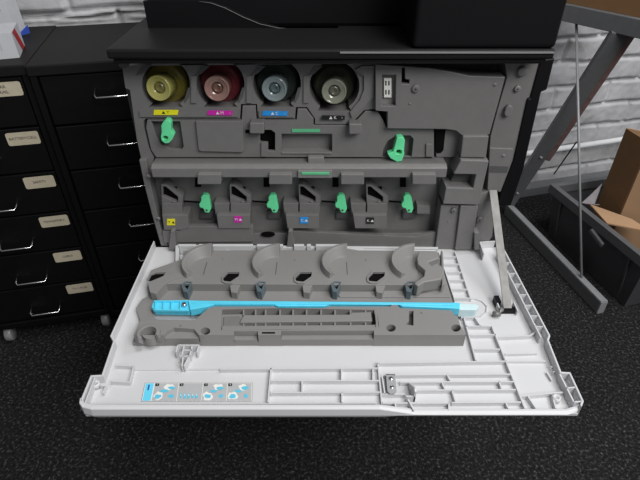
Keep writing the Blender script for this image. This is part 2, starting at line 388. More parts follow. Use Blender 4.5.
# waste toner cover (middle panel)
MP = [(147, 120), (241.5, 120), (242.5, 106), (255.5, 106), (256.5, 120), (296.5, 120), (297.5, 109), (306, 109), (313.5, 119), (313.5, 125.5), (352, 125.5), (365, 111.5), (378, 111.5), (387, 128), (434, 128),
      (434, 157.5), (156, 157.5), (151, 150), (146, 128)]
nicheL = [(151, 121.5), (180, 121.5), (183.5, 147), (181, 150), (170, 149), (160, 144), (155, 133)]
nicheR = [(382.5, 157), (383.5, 149), (388, 141), (396, 136), (410, 135.5), (413.5, 139), (411.5, 157)]
slot = [(245, 130), (271, 130), (275, 133), (275, 151), (268, 151), (268, 143), (260, 142), (260, 134), (245, 134)]
rec = [(281.5, 134), (332, 134), (332, 151), (329, 153.5), (283, 153.5), (281.5, 151)]
b = MB(M['grey']); b.fp(MP, .006, .012, None, [nicheL, nicheR, slot, rec])
b.fp([(195.5, 121), (243, 121.5), (244, 151), (242, 152.5), (201, 151.5), (198.5, 150)], .001, .008)
b.fr(261, 142.5, 266.5, 157, .003, .009); b.fr(426, 144, 433, 157, .003, .009)
wc = b.build('waste_toner_cover', PR, .0009)
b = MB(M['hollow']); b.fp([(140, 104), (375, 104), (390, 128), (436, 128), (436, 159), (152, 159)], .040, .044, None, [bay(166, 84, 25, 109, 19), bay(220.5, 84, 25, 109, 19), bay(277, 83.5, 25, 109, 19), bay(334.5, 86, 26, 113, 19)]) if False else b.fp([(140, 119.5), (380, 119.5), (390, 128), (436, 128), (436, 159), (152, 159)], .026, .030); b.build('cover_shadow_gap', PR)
for q_ in ([(149, 119.5), (182, 119.5), (186, 152), (152, 152)], [(380, 134), (416, 134), (414, 158.5), (380, 158.5)], [(280, 133), (334, 133), (334, 155), (280, 155)]):
    b = MB(M['grey']); b.fp(q_, .020, .0255); b.build('recess_back', PR)
b = MB(M['grey']); b.fp([(147, 172), (440, 172), (441, 236), (160, 236)], .024, .030); b.build('bay_back', PR)
b = MB(M['hollow']); b.fp(slot, .018, .0215); b.build('slot_opening', PR)
b = MB(M['greyl']); 
b.fp([(281.5, 152.6), (332, 152.6), (332, 154), (281.5, 154)], .004, .02); b.build('grip_recess', wc, .0006)
for px0, px1, py0, py1 in ((249.5, 264, 123, 134), (349, 362, 124, 134.5)):
    b = MB(M['grey']); b.fr(px0, py0, px1, py1, -.010, .008); b.build('latch_knob', wc, .002, 3)
b = MB(M['green2']); b.fr(292, 129.3, 320, 132.2, .0045, .0065); b.build('green_marker', wc)
b = MB(M['greyd']); b.fp([(441, 157), (462, 157), (456, 176), (448, 190), (444, 205), (440, 240), (434, 240), (438, 190)], .018, .024); b.build('gap_panel', PR)
b = MB(M['hollow']); b.fp([(436, 130), (445.5, 130), (443.5, 150), (441, 153), (437, 153), (435, 151)], .0085, .0095)
b.build('side_slot', PR)

# levers
def lever(poly, hole, yf, yb, parent=PR):
    b = MB(M['green']); b.fp(poly, yf, yb, None, [hole] if hole else [])
    if not hole:
        c = onY((poly[0][0]+poly[1][0])/2+1.5, poly[0][1]+15.5, yf-.0006); b.lathe(c, (0, 1, 0), [(0, .0022), (.002, .0022)], M['greyd'], 12)
    cc = onY(sum(p[0] for p in poly)/len(poly), sum(p[1] for p in poly)/len(poly), yb-.001); b.lathe(cc, (0, 1, 0), [(0, .0045), (.024-yb, .0045)], M['greyd'], 16)
    return b.build('release_lever', parent, .002, 3)
L1 = [(165, 120), (169, 120.3), (171, 123), (171, 131), (174, 135.5), (172, 140), (169, 143), (165, 143.6), (161.5, 141), (160.6, 137), (161.5, 132), (161, 126), (162.5, 123)]
lever(L1, circ(165.3, 138.2, 2.8, 10, 2.2), -.006, .006)
L2 = [(397, 137.5), (402, 137), (405, 140), (404, 151), (404.5, 154), (402, 161), (397, 162), (390.5, 158.5), (387.5, 154), (393, 152), (394.5, 147)]
lever(L2, circ(399, 152.3, 3.0, 10, 2.4), -.006, .006)

# crossbar ledge
b = MB(M['grey'])
lf = -.020
pts = [onY(150.5, 168.5, lf), onY(447.5, 168.5, lf), onY(435.5, 177.5, lf), onY(150.5, 177.5, lf)]
x0_, x1_, x2_ = pts[0].x, pts[1].x, pts[2].x; zt_, zb_ = pts[0].z, pts[2].z
zk = onY(300, 159, .006).z
loopL = [(lf, zt_), (lf, zb_), (.03, zb_), (.03, zk), (.004, zk), (-.012, zt_+.004)]
b.ext([Vector((x0_, y, z)) for y, z in loopL], (x1_-x0_, 0, 0))
for (a, c) in ((197.5, 221), (269, 292), (341, 364), (412.5, 436)): b.fr(a, 174.5, c, 184.5, lf-.009, lf+.012)
b.fr(308, 157.5, 324, 163.5, -.009, .002, 'greyl')
b.build('crossbar', PR, .0012)
b = MB(M['greyl']); b.fr(298, 171, 332, 178, lf-.004, lf+.002); b.fr(301.5, 172.5, 329.5, 175, lf-.0055, lf, 'green2'); b.build('marker_clip', PR, .0006)

# upper right control board cover
b = MB(M['grey'])
b.fp([(375.5, 64.3), (410, 66.5), (430, 68), (452, 72), (470, 76), (505.5, 77), (497, 108), (489.5, 134.5), (462, 135.5), (456, 130.5), (445, 129), (387.5, 128.3), (387.5, 111.5), (375.5, 110.5)], -.004, .02, None,
     [[(382, 75), (396, 75), (395.5, 106), (381.5, 106)], [(402, 67.5), (405, 67.5), (405, 79), (409.5, 79.5), (409, 84), (401.5, 84)]])
rc = b.build('board_cover', PR, .001)
b = MB(M['greyl']); b.fr(381, 74, 397, 107, .006, .010); b.build('socket_recess', rc)
b = MB(M['paper']); b.fr(384, 78.5, 391.5, 97.5, .0025, .007); 
for x, y in ((386, 81), (389, 81), (386, 90), (389, 90)): b.fr(x-.7, y, x+.7, y+4.5, .0020, .004, 'ink')
b.build('service_connector', rc, .0003, label='cream four slot connector')
b = MB(M['hollow']); b.fr(401, 66.5, 410, 85, .004, .006); b.build('shaped_slot', rc)
def screw(cx, cy, rp, yf, parent, mk='greyl', name='screw', h=.004):
    c = onY(cx, cy, yf-h); R = rp*.00149
    b = MB(M[mk]); b.lathe(c, (0, 1, 0), [(0, R*.75), (.0006, R), (h, R)], None, 20)
    b.lathe(c + Vector((0, -.0003, 0)), (0, 1, 0), [(0, R*.38), (.001, R*.38)], M['greyd'], 6)
    return b.build(name, parent)
screw(416, 89, 3.8, -.004, rc, 'grey', 'dial', .003); screw(410, 104, 1.3, -.004, rc, 'greyl', 'screw', .001); screw(495, 85, 1.8, -.004, rc, 'greyl', 'screw', .001)
# right column
b = MB(M['grey']); b.fp([(505, 62.5), (540, 61), (529.8, 98), (527, 98.5), (513, 160), (501, 192), (487, 192), (489, 158), (490.5, 136), (498, 108), (507, 77)], .003, .049)
b.fp([(489.8, 148), (513.5, 149), (500.8, 191), (487.5, 191)], .000, .004)
rcol = b.build('right_column', PR, .001)
b = MB(M['greyd']); b.fp([(489, 166), (508.5, 166.5), (507, 173), (488.5, 172.5)], -.0004, .002); b.build('column_band', rcol)
for cx, cy, rp in ((523, 72, 4.6),): 
    c = onY(cx, cy, -.003); b = MB(M['grey']); b.lathe(c, (0, 1, 0), [(0, .0055), (.001, .0068), (.007, .0068)], None, 24); b.build('round_boss', rcol)
screw(518, 89, 3, .003, rcol); screw(503.5, 156, 1.8, .0, rcol, h=.001)
b = MB(M['grey']); b.fp([(509, 105.5), (512, 106), (513, 109), (511, 116), (508, 117.5), (505, 116), (504.5, 113), (506, 108)], -.004, .004); b.build('oval_boss', rcol, .0015)
b = MB(M['grey'])
b.fp([(463, 136.2), (489, 136.2), (486, 158), (460.5, 157.5)], -.010, .03)
b.fp([(436, 129), (456, 130), (463, 136), (460.5, 157.5), (436, 157.5)], .010, .03)
b.build('hinge_block', PR, .0015)
b = MB(M['grey'])
b.fp([(461, 160), (489, 161), (484, 183), (479, 205), (443, 204), (446, 187.5), (473, 188.5), (476, 174.5), (453.5, 174)], -.016, .030)
b.fp([(441, 205), (478.5, 206), (471.5, 250), (435, 250)], -.008, .030)
b.fp([(460.5, 206), (478.5, 206), (471.5, 250), (455, 250)], -.014, .0)
b.fp([(480, 194), (489, 191), (494, 214), (492.5, 236), (484, 250), (472, 250), (474, 234)], -.002, .030)
b.fp([(455, 173), (474, 173), (472, 190), (446, 189)], .004, .03, 'greyd')
sl = b.build('slide_latch', PR, .0014)
screw(454, 211, 3, -.008, sl, 'grey'); screw(448.5, 222, 1.2, -.008, sl, 'greyl', h=.001); screw(480, 220.5, 3.6, -.002, sl, 'steel')
b = MB(M['greyl']); b.fr(474.5, 233, 479.5, 250, -.020, .0); b.build('hinge_pin', sl, .001)

# lower bay: floor step, bottom panel, left column
b = MB(M['grey'])
b.fp([(139, 160), (146, 160), (149, 178), (160, 226), (168, 246), (161, 246), (152, 215), (144, 184)], .000, .049)
b.build('left_column', PR, .0012)
screw(148, 177, 2.2, .0, PR); screw(158, 219, 2.2, .0, PR, h=.003)
b = MB(M['grey'])
zf = onY(300, 228.5, .030).z; z2 = onY(300, 233, .004).z; z3 = ZH-.012
xa, xb = onY(162, 240, .0).x, onY(440, 240, .0).x
b.ext([Vector((xa, y, z)) for y, z in ((.049, zf+.004), (.030, zf), (.004, z2), (.002, z3), (.049, z3))], (xb-xa, 0, 0))
b.build('bay_floor', PR, .001)
b = MB(M['grey'])
b.fp([(162, 231), (180, 231), (181, 226.5), (253, 226.5), (254, 242), (164, 243)], -.004, .006)
b.fp([(288, 231), (415, 237), (441, 231), (441, 248), (288, 246)], -.002, .006)
b.build('bottom_panel', PR, .0012)
b = MB(M['hollow']); b.fp(circ(268, 234.5, 7, 20, 2.6), -.0005, .001); b.build('oval_hole', PR)
for x in (172.5, 290.5): b = MB(M['grey']); b.fp([(x-2, 231), (x+2, 231), (x+4, 250), (x-4, 250)], -.016, .0); b.build('door_hinge', PR, .001)

# four drum unit ends
for k, (bx, lx) in enumerate(((161, 205), (229.5, 272.5), (298.5, 341), (366, 407.5))):
    unit = MB(M['grey'])
    o3 = [(bx, 184.5), (bx+5, 184.5), (bx+22, 196.5), (bx+21, 214.3), (bx+1, 214.3)]
    hole = [(bx+1.6, 186.8), (bx+4.6, 186.6), (bx+17, 197), (bx+17, 203), (bx+1.6, 196.5)]
    unit.fp(o3, .004, .024, None, [hole])
    unit.fp([(bx+1, 203.5), (bx+21, 203.5), (bx+21, 214.3), (bx+1, 214.3)], .000, .01)
    if k == 0: unit.fp([(162, 215), (188, 215), (189, 228), (181, 230), (164, 230)], -.006, .040)
    else:
        unit.fp([(bx-15.5, 203), (bx, 203.5), (bx-.5, 214.5), (bx-14, 214.5)], .002, .049)
        unit.fp([(bx-13, 215), (bx+20.5, 215), (bx+20.5, 228.5), (bx-11, 228.5)], -.008, .040)
    u = unit.build('drum_unit', PR, .0009)
    if k == 3: h = MB(M['grey']); h.fp([(417, 205.5), (430, 206), (430, 214), (417, 214)], .006, .024); h.build('side_block', u, .001)
    h = MB(M['hollow']); h.fp([(bx+2, 187), (bx+16, 187), (bx+16, 202), (bx+2, 202)], .012, .014)
    h.build('opening', u)
    h = MB(M['hollow']); h.fr(bx+34, 178, bx+40, 187, .0225, .0245); h.build('notch', u)
    screw(bx+12.5, 202.5, 2, .004, u, 'grey', h=.002)
    h = MB(M['hollow']); h.tube([onY(bx+23, 201.2, .012), onY(lx-3, 202.3, .012)], .0016, None, 8); h.build('link_rod', u)
    dx = lx-205
    lever([(x+dx, y) for x, y in [(203, 195), (207, 195), (209, 197.5), (211, 209), (209, 213), (205, 212.5), (203.2, 208.5), (199.8, 207.5), (199, 204.5), (201.2, 201), (201, 197)]], None, -.001, .008, PR)
    h = MB(M['greyd']); h.fr(lx-5, 211, lx+8, 219, .018, .026); h.build('lever_seat', u, .001)
    m, tx, tc, lb = (('yel', 'Y', 'ink', 'yellow square lettered Y'), ('mag', 'M', 'paper', 'magenta square lettered M'), ('cya', 'C', 'paper', 'blue square lettered C'), ('blk', 'K', 'paper', 'black square lettered K'))[k]
    cx = (171, 238, 304, 370)[k]; cy = (222.3, 219.5, 220.5, 220.8)[k]; yy = (-.0075, -.0095, -.0095, -.0095)[k]
    letter_strip([(cx-4, cy-3), (cx+4, cy-3), (cx+4, cy+3), (cx-4, cy+3)], yy, m, tx, tc, th=.0050, parent=u, name='drum_label', lab=lb, tripos=1)

b = MB(M['greyl']); b.tube([onY(519, 133, .02), onY(523, 132.5, .02), onY(531, 132, .02)], .0035, None, 10); b.build('side_peg', PR)
# ================================================================= toner bottles
for n, (cx, cy), (kx, ky) in (('yellow', (166, 84), (158, 88.5)), ('magenta', (220.5, 83.5), (216.5, 89)), ('cyan', (277, 83), (274, 89.5)), ('black', (334.5, 86), (334, 92))):
    c = onY(cx, cy, .028); cap = onY(kx, ky, .000)
    r = thing('toner_bottle', n + ' toner bottle with its round cap facing out of the printer', 'toner bottle', c, group='toner bottles in the open printer')
    R = .0325
    b = MB(BM[n][0]); b.lathe(c, (0, 1, 0), [(-.004, .014), (-.0035, .020), (-.001, .0205), (.000, .026), (.003, .0295), (.006, .0300), (.007, .0312), (.012, R-.0002), (.013, R-.0012), (.0145, R-.0002), (.016, R), (.0175, R)], None, 56)
    b.build('bottle_body', r)
    d = (cap - (c + Vector((0, .01, 0))))
    base = c + Vector((0, -.002, 0)); ax = (base-cap).normalized(); L = (base-cap).length
    b = MB(BM[n][1]); q = .0178
    b.lathe(cap, ax, [(.0052, .0001), (.0052, .0035), (.0046, .0040), (.0046, .0060), (.0062, .0066), (.0062, .0082), (.0018, .0098), (.0024, .0125), (.0006, q-.0022), (0, q-.0012), (.0006, q-.0002), (.003, q), (L, q+.001)], None, 48)
    cp = b.build('bottle_cap', r)
    b = MB(mat(n + '_cap_centre', dict(yellow=(.17, .15, .045), magenta=(.15, .075, .055), cyan=(.075, .11, .12), black=(.10, .10, .075))[n], .25, noise=.2, nscale=200, coat=.3))
    b.lathe(cap + ax*.0044, ax, [(0, .0001), (0, .0036), (-.0006, .0040), (-.0006, .0060), (.0010, .0068), (.0012, .0090), (.0030, .0092)], None, 32); b.build('cap_centre', cp)

# ================================================================= opened front door
ZS = -.014
def off_poly(pts, d):
    out = []; n = len(pts); A = sum(pts[i].x*pts[(i+1) % n].y - pts[(i+1) % n].x*pts[i].y for i in range(n)); sg = 1 if A > 0 else -1
    for i in range(n):
        a, b_, c = pts[i-1], pts[i], pts[(i+1) % n]; e1 = (b_-a).normalized(); e2 = (c-b_).normalized()
        n1 = Vector((-e1.y, e1.x, 0))*sg; n2 = Vector((-e2.y, e2.x, 0))*sg; m = (n1+n2); m = m/max(.35, m.dot(n1)) if m.length > .01 else n1
        out.append(b_ + m*d)
    return out
OUT = [(153.5, 240.5), (110, 336), (113, 341), (101.5, 374.5), (90.5, 375), (79, 403), (82, 407), (374, 406.5), (582, 406.5), (584, 401), (570.5, 372), (561.5, 371.5), (549, 340), (550.5, 335.5), (500, 240.5)]
outer = [onD(x, y, 0) for x, y in OUT]
b = MB(M['white'])
top = [p.copy() for p in outer]
b.ext([Vector((p.x, p.y, ZH+ZS)) for p in outer], (0, 0, -.005))            # skin
# rim walls: one wall box per outline segment (front one is the lip)
inner = off_poly(outer, .0026)
n = len(outer)
for i in range(n):
    if i in (6, 7, n-1): continue
    a, c, ci, ai = outer[i], outer[(i+1) % n], inner[(i+1) % n], inner[i]
    b.ext([Vector((q.x, q.y, ZH+ZS-.0002)) for q in (a, c, ci, ai)], (0, 0, .0142))
# front lip, its right half lower; curved underside
yl = outer[7].y
x0_, x1_, x2_, x3_ = outer[6].x-.007, onD(380, 406, 0).x, onD(416, 412, 0).x, outer[8].x+.002
secs = [(x0_, 0, .010), (x0_+.007, 0, .003), (x0_+.018, 0, 0), (x1_, 0, 0), (x2_, -.0085, 0), (x3_-.018, -.0085, 0), (x3_-.006, -.007, .003), (x3_+.002, -.004, .010)]
vs = []; fs = []
for x, dz, dy in secs:
    kf = .72 if dz < 0 else 1
    prf = [(yl+.003+dy, ZS-.004), (yl+.003+dy, dz), (yl+dy, dz), (yl-.003+dy, dz-.0015), (yl-.0045+dy, -.0115*kf-(.002 if dz < 0 else 0)), (yl-.0025+dy, -.0165*kf-.001), (yl+.010+dy, -.021), (yl+.03, -.021), (yl+.03, -.019)]
    vs += [Vector((x, y, ZH+z)) for y, z in prf]
k = 9
for i in range(len(secs)-1):
    for j in range(k): fs.append([i*k+j, i*k+(j+1) % k, (i+1)*k+(j+1) % k, (i+1)*k+j])
fs += [list(range(k)), list(range((len(secs)-1)*k, len(secs)*k))]
b.add(vs, fs)
door = b.build('front_door', PR, .0007)

def rib(b, p, q, w=.0017, h=.0065, zt=None):
    zt = ZS+h if zt is None else zt
    a = onD(*p, zt); c = onD(*q, zt); zz = (zt-ZS+.0008)
    a.z -= zz/2; c.z -= zz/2
    b.bar(a, c, w, zz)
b = MB(M['white'])
# hinge strip along the back edge with notches
for xa, xb in ((179, 196), (199, 208), (213, 253), (257, 283), (294, 304), (307, 311), (316, 345)):
    b.ext([onD(xa, 244, .004), onD(xb, 244, .004), onD(xb, 246.2, .004), onD(xa, 246.2, .004)], (0, 0, -.0175))
b.dp([(178, 244.5), (438, 247), (438, 249), (178, 247)], -.003, -.0138)
b.dp([(345, 246), (366, 249), (436, 250), (436, 251.5), (362, 251), (345, 248)], .002, -.0138)
b.dp([(175.5, 246), (179, 244), (179, 262), (175.5, 262)], .000, -.0138)
for x in (206, 227, 250, 268): rib(b, (x, 247), (x, 254), h=.010)
# ladder on the right beside the liner
rib(b, (439, 252), (455, 300), h=.009); rib(b, (455, 251), (471, 299), h=.006)
for y in (256.5, 264, 272, 280, 289, 298): rib(b, (441+(y-256)*.34, y), (456+(y-256)*.34, y))
rib(b, (461, 317), (475, 317)); rib(b, (475, 317), (481, 326)); rib(b, (466, 326), (492, 326)); rib(b, (464, 317), (476, 360))
rib(b, (492, 326), (525, 408)); 
rib(b, (470, 335), (496, 334.5)); rib(b, (474, 349), (500, 349)); rib(b, (497, 337), (530, 335.5)); rib(b, (530, 335.5), (537, 331))
rib(b, (505, 354), (537, 353), h=.004); rib(b, (507, 361), (546, 361), h=.004)
rib(b, (377, 363), (507, 361))
rib(b, (378, 363), (382, 404)); rib(b, (220, 369), (378, 368)); rib(b, (135, 369.5), (220, 369), h=.002)
rib(b, (271, 368), (268, 402)); rib(b, (271, 380.5), (379, 380.5)); rib(b, (271, 392.5), (380, 392))
for x, y0, y1 in ((341.5, 369, 380), (302, 381, 392), (342, 392, 402), (373, 369, 380)): rib(b, (x, y0), (x, y1))
rib(b, (382, 375), (511, 374)); rib(b, (400, 382), (515, 381.5)); rib(b, (413, 390), (516, 389.5)); rib(b, (382, 375), (385, 394))
for p, q in (((447, 374), (450, 380)), ((442, 382), (445, 389)), ((499, 381), (502, 389)), ((452, 390), (456, 402)), ((506, 403), (509, 409)), ((449, 403), (449, 410))): rib(b, p, q)
rib(b, (382, 403), (449, 403)); rib(b, (452, 402.5), (521, 402))
rib(b, (395, 403), (397, 410), h=.009); rib(b, (382, 394), (405, 394)); rib(b, (408, 399), (414, 410), h=.009)
rib(b, (92, 404), (376, 403), h=.004)
rib(b, (521, 396), (563, 392)); rib(b, (528, 396), (536, 408)); rib(b, (552, 394), (556, 408))
rib(b, (111, 381), (130, 382)); rib(b, (130, 382), (133.5, 366)); rib(b, (116, 365), (133.5, 366)); rib(b, (100, 385), (106, 386)); rib(b, (106, 386), (103, 393))
# second wall of the right rim with rungs
rib(b, (497.5, 252), (541, 337), h=.013, w=.0016)
for t in range(8):
    x = 497.5+43.5*t/8; y = 252+85*t/8; rib(b, (x, y), (x+7.5, y), h=.013, w=.0013)
rib(b, (560, 374), (574, 402), h=.013); rib(b, (566, 388), (577, 387), h=.013); rib(b, (574, 402), (583, 401), h=.013)
rib(b, (480, 242), (484, 254), h=.014); rib(b, (480, 242), (495, 241), h=.014); rib(b, (95, 377), (85, 403), h=.012); rib(b, (547, 372), (552, 380), h=.004)
for x, y in ((551, 368), (553, 373)): b.lathe(onD(x, y, ZS+.004), (0, 0, 1), [(0, .0011), (.003, .0011)], None, 10)
b.build('door_ribs', door)
for x, y in ((555, 401), (97, 387)):
    b = MB(M['white']); b.lathe(onD(x, y, ZS), (0, 0, 1), [(0, .005), (.008, .005), (.008, .0028), (.002, .0028)], None, 16); b.build('screw_boss', door)
b = MB(M['white'])
pts = [(463, 298.5), (475, 298.5), (482, 301), (487, 306), (486.5, 312), (481, 316), (466, 316.5)]
for i in range(len(pts)-1): rib(b, pts[i], pts[i+1], w=.0012, h=.0022)
b.build('oval_groove', door)
# small latch clip on the left, fin
b = MB(M['white'])
for p, q in (((178, 345), (199, 345)), ((178, 345), (176, 352)), ((199, 345), (197, 352)), ((184, 346), (182, 355)), ((192, 346), (190, 355)), ((184, 350), (192, 350)), ((180, 356), (190, 356)), ((183, 356), (182, 366)), ((189, 356), (184, 366))): rib(b, p, q, h=.012, w=.0018)
b.build('latch_clip', door)
b = MB(M['white']); a = onD(413, 402, ZS); c = onD(408, 386, ZS)
b.ext([a, c, c + Vector((0, 0, .006)), a + Vector((0, .004, .022)), a + Vector((0, 0, .020))], (.0022, 0, 0)); b.box(a.x-.009, a.x+.002, a.y, a.y+.0022, ZH+ZS, ZH+ZS+.010); b.build('door_fin', door)
b = MB(M['zinc']); b.dp([(386, 374), (395, 374), (396.5, 391), (394, 393.5), (390, 393.5), (387.5, 391)], ZS+.010, ZS+.008)
b.dp([(386, 374), (395, 374), (395, 376), (386, 376)], ZS+.010, ZS)
b.lathe(onD(391, 379, ZS+.010), (0, 0, 1), [(0, .003), (.0015, .0028), (.0018, .001)], M['chrome'], 14); b.lathe(onD(392, 387.5, ZS+.010), (0, 0, 1), [(0, .0025), (.001, .0025)], M['chrome'], 14)
b.build('catch_plate', door, label='small zinc plate with two screws')

# --- grey liner on the door
b = MB(M['liner'])
LIN = [(182, 263), (152, 273.5), (147, 284), (148, 296), (142, 299), (136, 308), (140, 320), (138.5, 323), (131, 345), (136, 350.5), (466, 350.5), (464, 335), (456, 312), (452, 299), (438, 252), (300, 250), (184, 251)]
YF = onD(300, 335, .008).y            # front face of the liner's lower block
lp = [onD(*p, -.006) for p in LIN]
for p in lp: p.y = max(p.y, YF+.0005)
b.ext(lp, (0, 0, -.0078), None, [[onD(*p, -.006) for p in [(150, 310), (157, 320.5), (195, 320.5), (207, 310.5), (200, 309)]]])
# upper raised block
up_h = [[(224, 281.2), (222.5, 277), (228, 271.5), (239, 271.5), (238.5, 276), (230, 281.5)], [(297, 282), (295, 278), (299.5, 271.8), (312, 271.8), (311.5, 276.5), (302, 282.2)], [(370, 282), (368, 278), (373, 272), (385, 272), (384.8, 276.5), (375, 282.4)], [(147.5, 281), (151, 274), (155, 272.5), (166, 272), (163, 276), (151, 281)]]
up_n = [[(229, 272), (235, 266), (241, 284)]]
b.dp([(182, 259), (151, 270), (146.5, 279), (147.5, 285), (160, 284), (186, 283.5), (190, 284), (440, 285), (445, 283), (436, 251), (400, 250.5), (300, 250), (186, 250.5)], .008, -.0062, None, up_h)
for x in (231, 303.5, 376.5):
    b.dp([(x-9.5, 281), (x-9.5, 276.5), (x-4, 270.6), (x+10, 270.6), (x+9.5, 276.5), (x+1, 283), (x-6, 283)], .0105, .006, None, [[(x-7.5, 280.8), (x-8.3, 277), (x-3.2, 271.8), (x+8.2, 271.8), (x+7.8, 276), (x, 281.6)]])
    b.dp([(x+1, 283), (x+9.5, 276.5), (x+14, 276.5), (x+8, 287), (x+6, 293), (x, 292), (x-1, 286)], .0065, -.006)
b.dp([(148, 284), (163, 276), (178, 272), (183, 276), (168, 281), (160, 289), (156, 294), (150, 292)], .0105, -.006)
b.dp([(260, 285.2), (438, 286.3), (438, 288), (262, 287)], .002, -.006)
b.dp([(446, 285), (450, 297), (340, 297), (338, 294)], -.004, -.0065)
lin = b.build('door_liner', door, .0009)
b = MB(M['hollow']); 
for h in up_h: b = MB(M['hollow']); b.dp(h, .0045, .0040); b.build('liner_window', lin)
# cradles: curved half walls
for i, cx in enumerate((206, 276, 345.5, 415)):
    b = MB(M['liner']); c = onD(cx, 264, .014); vs = []; fs = []; ro, ri = .040, .034; N_ = 20
    for j in range(N_+1):
        a = math.radians(84 + 144*j/N_); e = Vector((math.cos(a), math.sin(a), 0)); t = j/N_
        zt = ZH + .026 - .008*t
        ro2 = ro*(1-.10*t)
        for rr, z in ((ro2+.004, ZH+.002), (ro2, zt), (ri, zt), (.026, ZH+.010), (.024, ZH+.007)): p = c + e*rr; vs.append(Vector((p.x, min(p.y, -.012), z)))
    for j in range(N_):
        for q in range(5): fs.append([j*5+q, j*5+(q+1) % 5, (j+1)*5+(q+1) % 5, (j+1)*5+q])
    fs += [[0, 1, 2, 3, 4], [N_*5+q for q in (4, 3, 2, 1, 0)]]
    b.add(vs, fs)
    a = onD(cx+.5, 262, .008); b.box(a.x, a.x+.0016, a.y-.032, a.y, ZH+.002, ZH+.0085, 'greyd')
    b.build('drum_cradle', lin, .001)
b = MB(M['liner'])
b.dp([(419, 251), (436, 251), (439, 258), (428, 262), (432, 266), (441, 265), (444, 272), (441, 279), (424, 282), (418, 286), (414, 283), (424, 276), (425, 270), (418, 264), (417, 258)], .020, .0)
b.dp([(441, 250), (443, 251), (445, 283), (442, 285)], .014, .0); b.build('end_guide', lin, .0015)
# smoky clips
for x in (186.5, 260.5, 336, 410):
    b = MB(M['cyan2']); w_ = 5.4
    b.dp([(x-w_, 284), (x-1, 281), (x+w_, 281.5), (x+w_-1, 285), (x+1, 292), (x-w_+2, 291)], .010, -.006, None, [[(x-w_+1.5, 284.5), (x-.5, 282), (x+w_-1.5, 282.3), (x+1, 289)]])
    b.build('seal_clip', lin, .0006, label='smoky blue clip')
    h = MB(M['hollow']); h.dp([(x-w_+1.5, 284.5), (x-.5, 282), (x+w_-1.5, 282.3), (x+1, 289)], .004, .003); h.build('clip_opening', lin)
# lower block with inset grid
grid = [(222, 309.5), (280, 308), (377, 310), (379, 327), (285, 329.5), (221, 330)]
b = MB(M['liner'])
LB = [(208, 308.5), (214, 306.5), (274, 306.5), (278, 308), (324, 308), (329, 306.5), (390, 306.5), (392, 305), (397, 305), (400, 308), (452, 310.5), (466, 335), (374, 335), (374, 330.5), (281, 330.8), (281, 335), (258, 335), (258, 331), (234, 331), (234, 335), (199, 335), (194, 329), (174, 327.5), (167, 331), (163, 336), (131, 341), (140, 321), (157, 319.5), (195, 320)]
lq = [onD(*p, .008) for p in LB]
for p in lq: p.y = max(p.y, YF)
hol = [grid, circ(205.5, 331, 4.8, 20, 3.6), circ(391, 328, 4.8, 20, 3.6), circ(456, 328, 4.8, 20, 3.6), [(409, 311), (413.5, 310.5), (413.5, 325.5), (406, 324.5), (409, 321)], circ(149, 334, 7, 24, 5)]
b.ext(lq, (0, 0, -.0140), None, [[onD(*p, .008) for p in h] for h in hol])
b.ext([Vector((p.x, max(p.y, YF), ZH-.0058)) for p in lq], (0, 0, -.0079))
def fill(xa, xb, z, yb): 
    a_, b_ = onD(xa, 338, z).x, onD(xb, 338, z).x; b.box(a_, b_, YF, yb, ZH-.006, ZH+z)
yn = onD(300, 331, .008).y + .002
fill(234.5, 257.5, -.002, yn); fill(281.5, 373.5, -.001, yn); fill(165, 198.5, .001, onD(180, 328, .008).y)
lb = b.build('door_liner_block', door, .0009)
b = MB(M['liner']); c = onD(149, 335, .008)
vs = []; fs = []; N_ = 20
for j in range(N_+1):
    a = math.radians(-20 + 250*j/N_); e = Vector((math.cos(a), math.sin(a), 0))
    for rr, z in ((.0165, ZH+.006), (.0150, ZH+.014), (.0105, ZH+.014), (.0100, ZH-.002)): vs.append(Vector(((c + e*rr).x, (c + e*rr).y, z)))
for j in range(N_):
    for q in range(4): fs.append([j*4+q, j*4+(q+1) % 4, (j+1)*4+(q+1) % 4, (j+1)*4+q])
fs += [[0, 1, 2, 3], [N_*4+q for q in (3, 2, 1, 0)]]
b.add(vs, fs); b.build('round_seat', lb, .0008)
b = MB(M['liner'])
b.dp([(244, 315), (350, 314.5), (352, 312.5), (371, 312), (372, 321), (240, 322.5)], .009, -.004)
b.dp([(222, 314.5), (243, 314), (241, 330), (221, 330.5)], .004, -.004); b.dp([(224, 316.5), (240, 316), (239.5, 328), (223, 328.5)], .0065, .0, 'grey')
for x in (243.5, 255.5, 265.5, 280, 293, 306.5, 321, 335, 350.5, 365.5):
    b.dp([(x-.9, 309.5), (x+.9, 309.5), (x+.9, 315), (x-.9, 315)], .0065, -.004); b.dp([(x-.9, 321), (x+.9, 321), (x+.9, 328), (x-.9, 328)], .0065, -.004)
b.dp([(222, 325.8), (379, 324.6), (379, 327.5), (222, 330)], .0070, -.004); b.dp([(374, 309), (377, 309), (378.5, 328), (376, 328)], .0085, -.004)
b.build('grid_insert', lb, .0005)
for q_, za_, zb2 in (([(372.8, 314), (375, 314), (376, 323), (374, 323)], .0098, .0062), ([(336, 333.2), (343, 333.2), (343, 334.4), (336, 334.4)], .0000, -.002), ([(350, 333.2), (358, 333.2), (358, 334.4), (350, 334.4)], .0000, -.002), ([(262, 332), (275, 332), (275, 333.5), (262, 333.5)], .0084, .006)):
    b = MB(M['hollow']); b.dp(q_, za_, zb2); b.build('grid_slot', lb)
for x, y in ((205.5, 331), (391, 328), (456, 328)): b = MB(M['hollow']); b.dp(circ(x, y, 5, 20, 3.8), -.004, -.0055); b.build('hole_shadow_cup', lb)
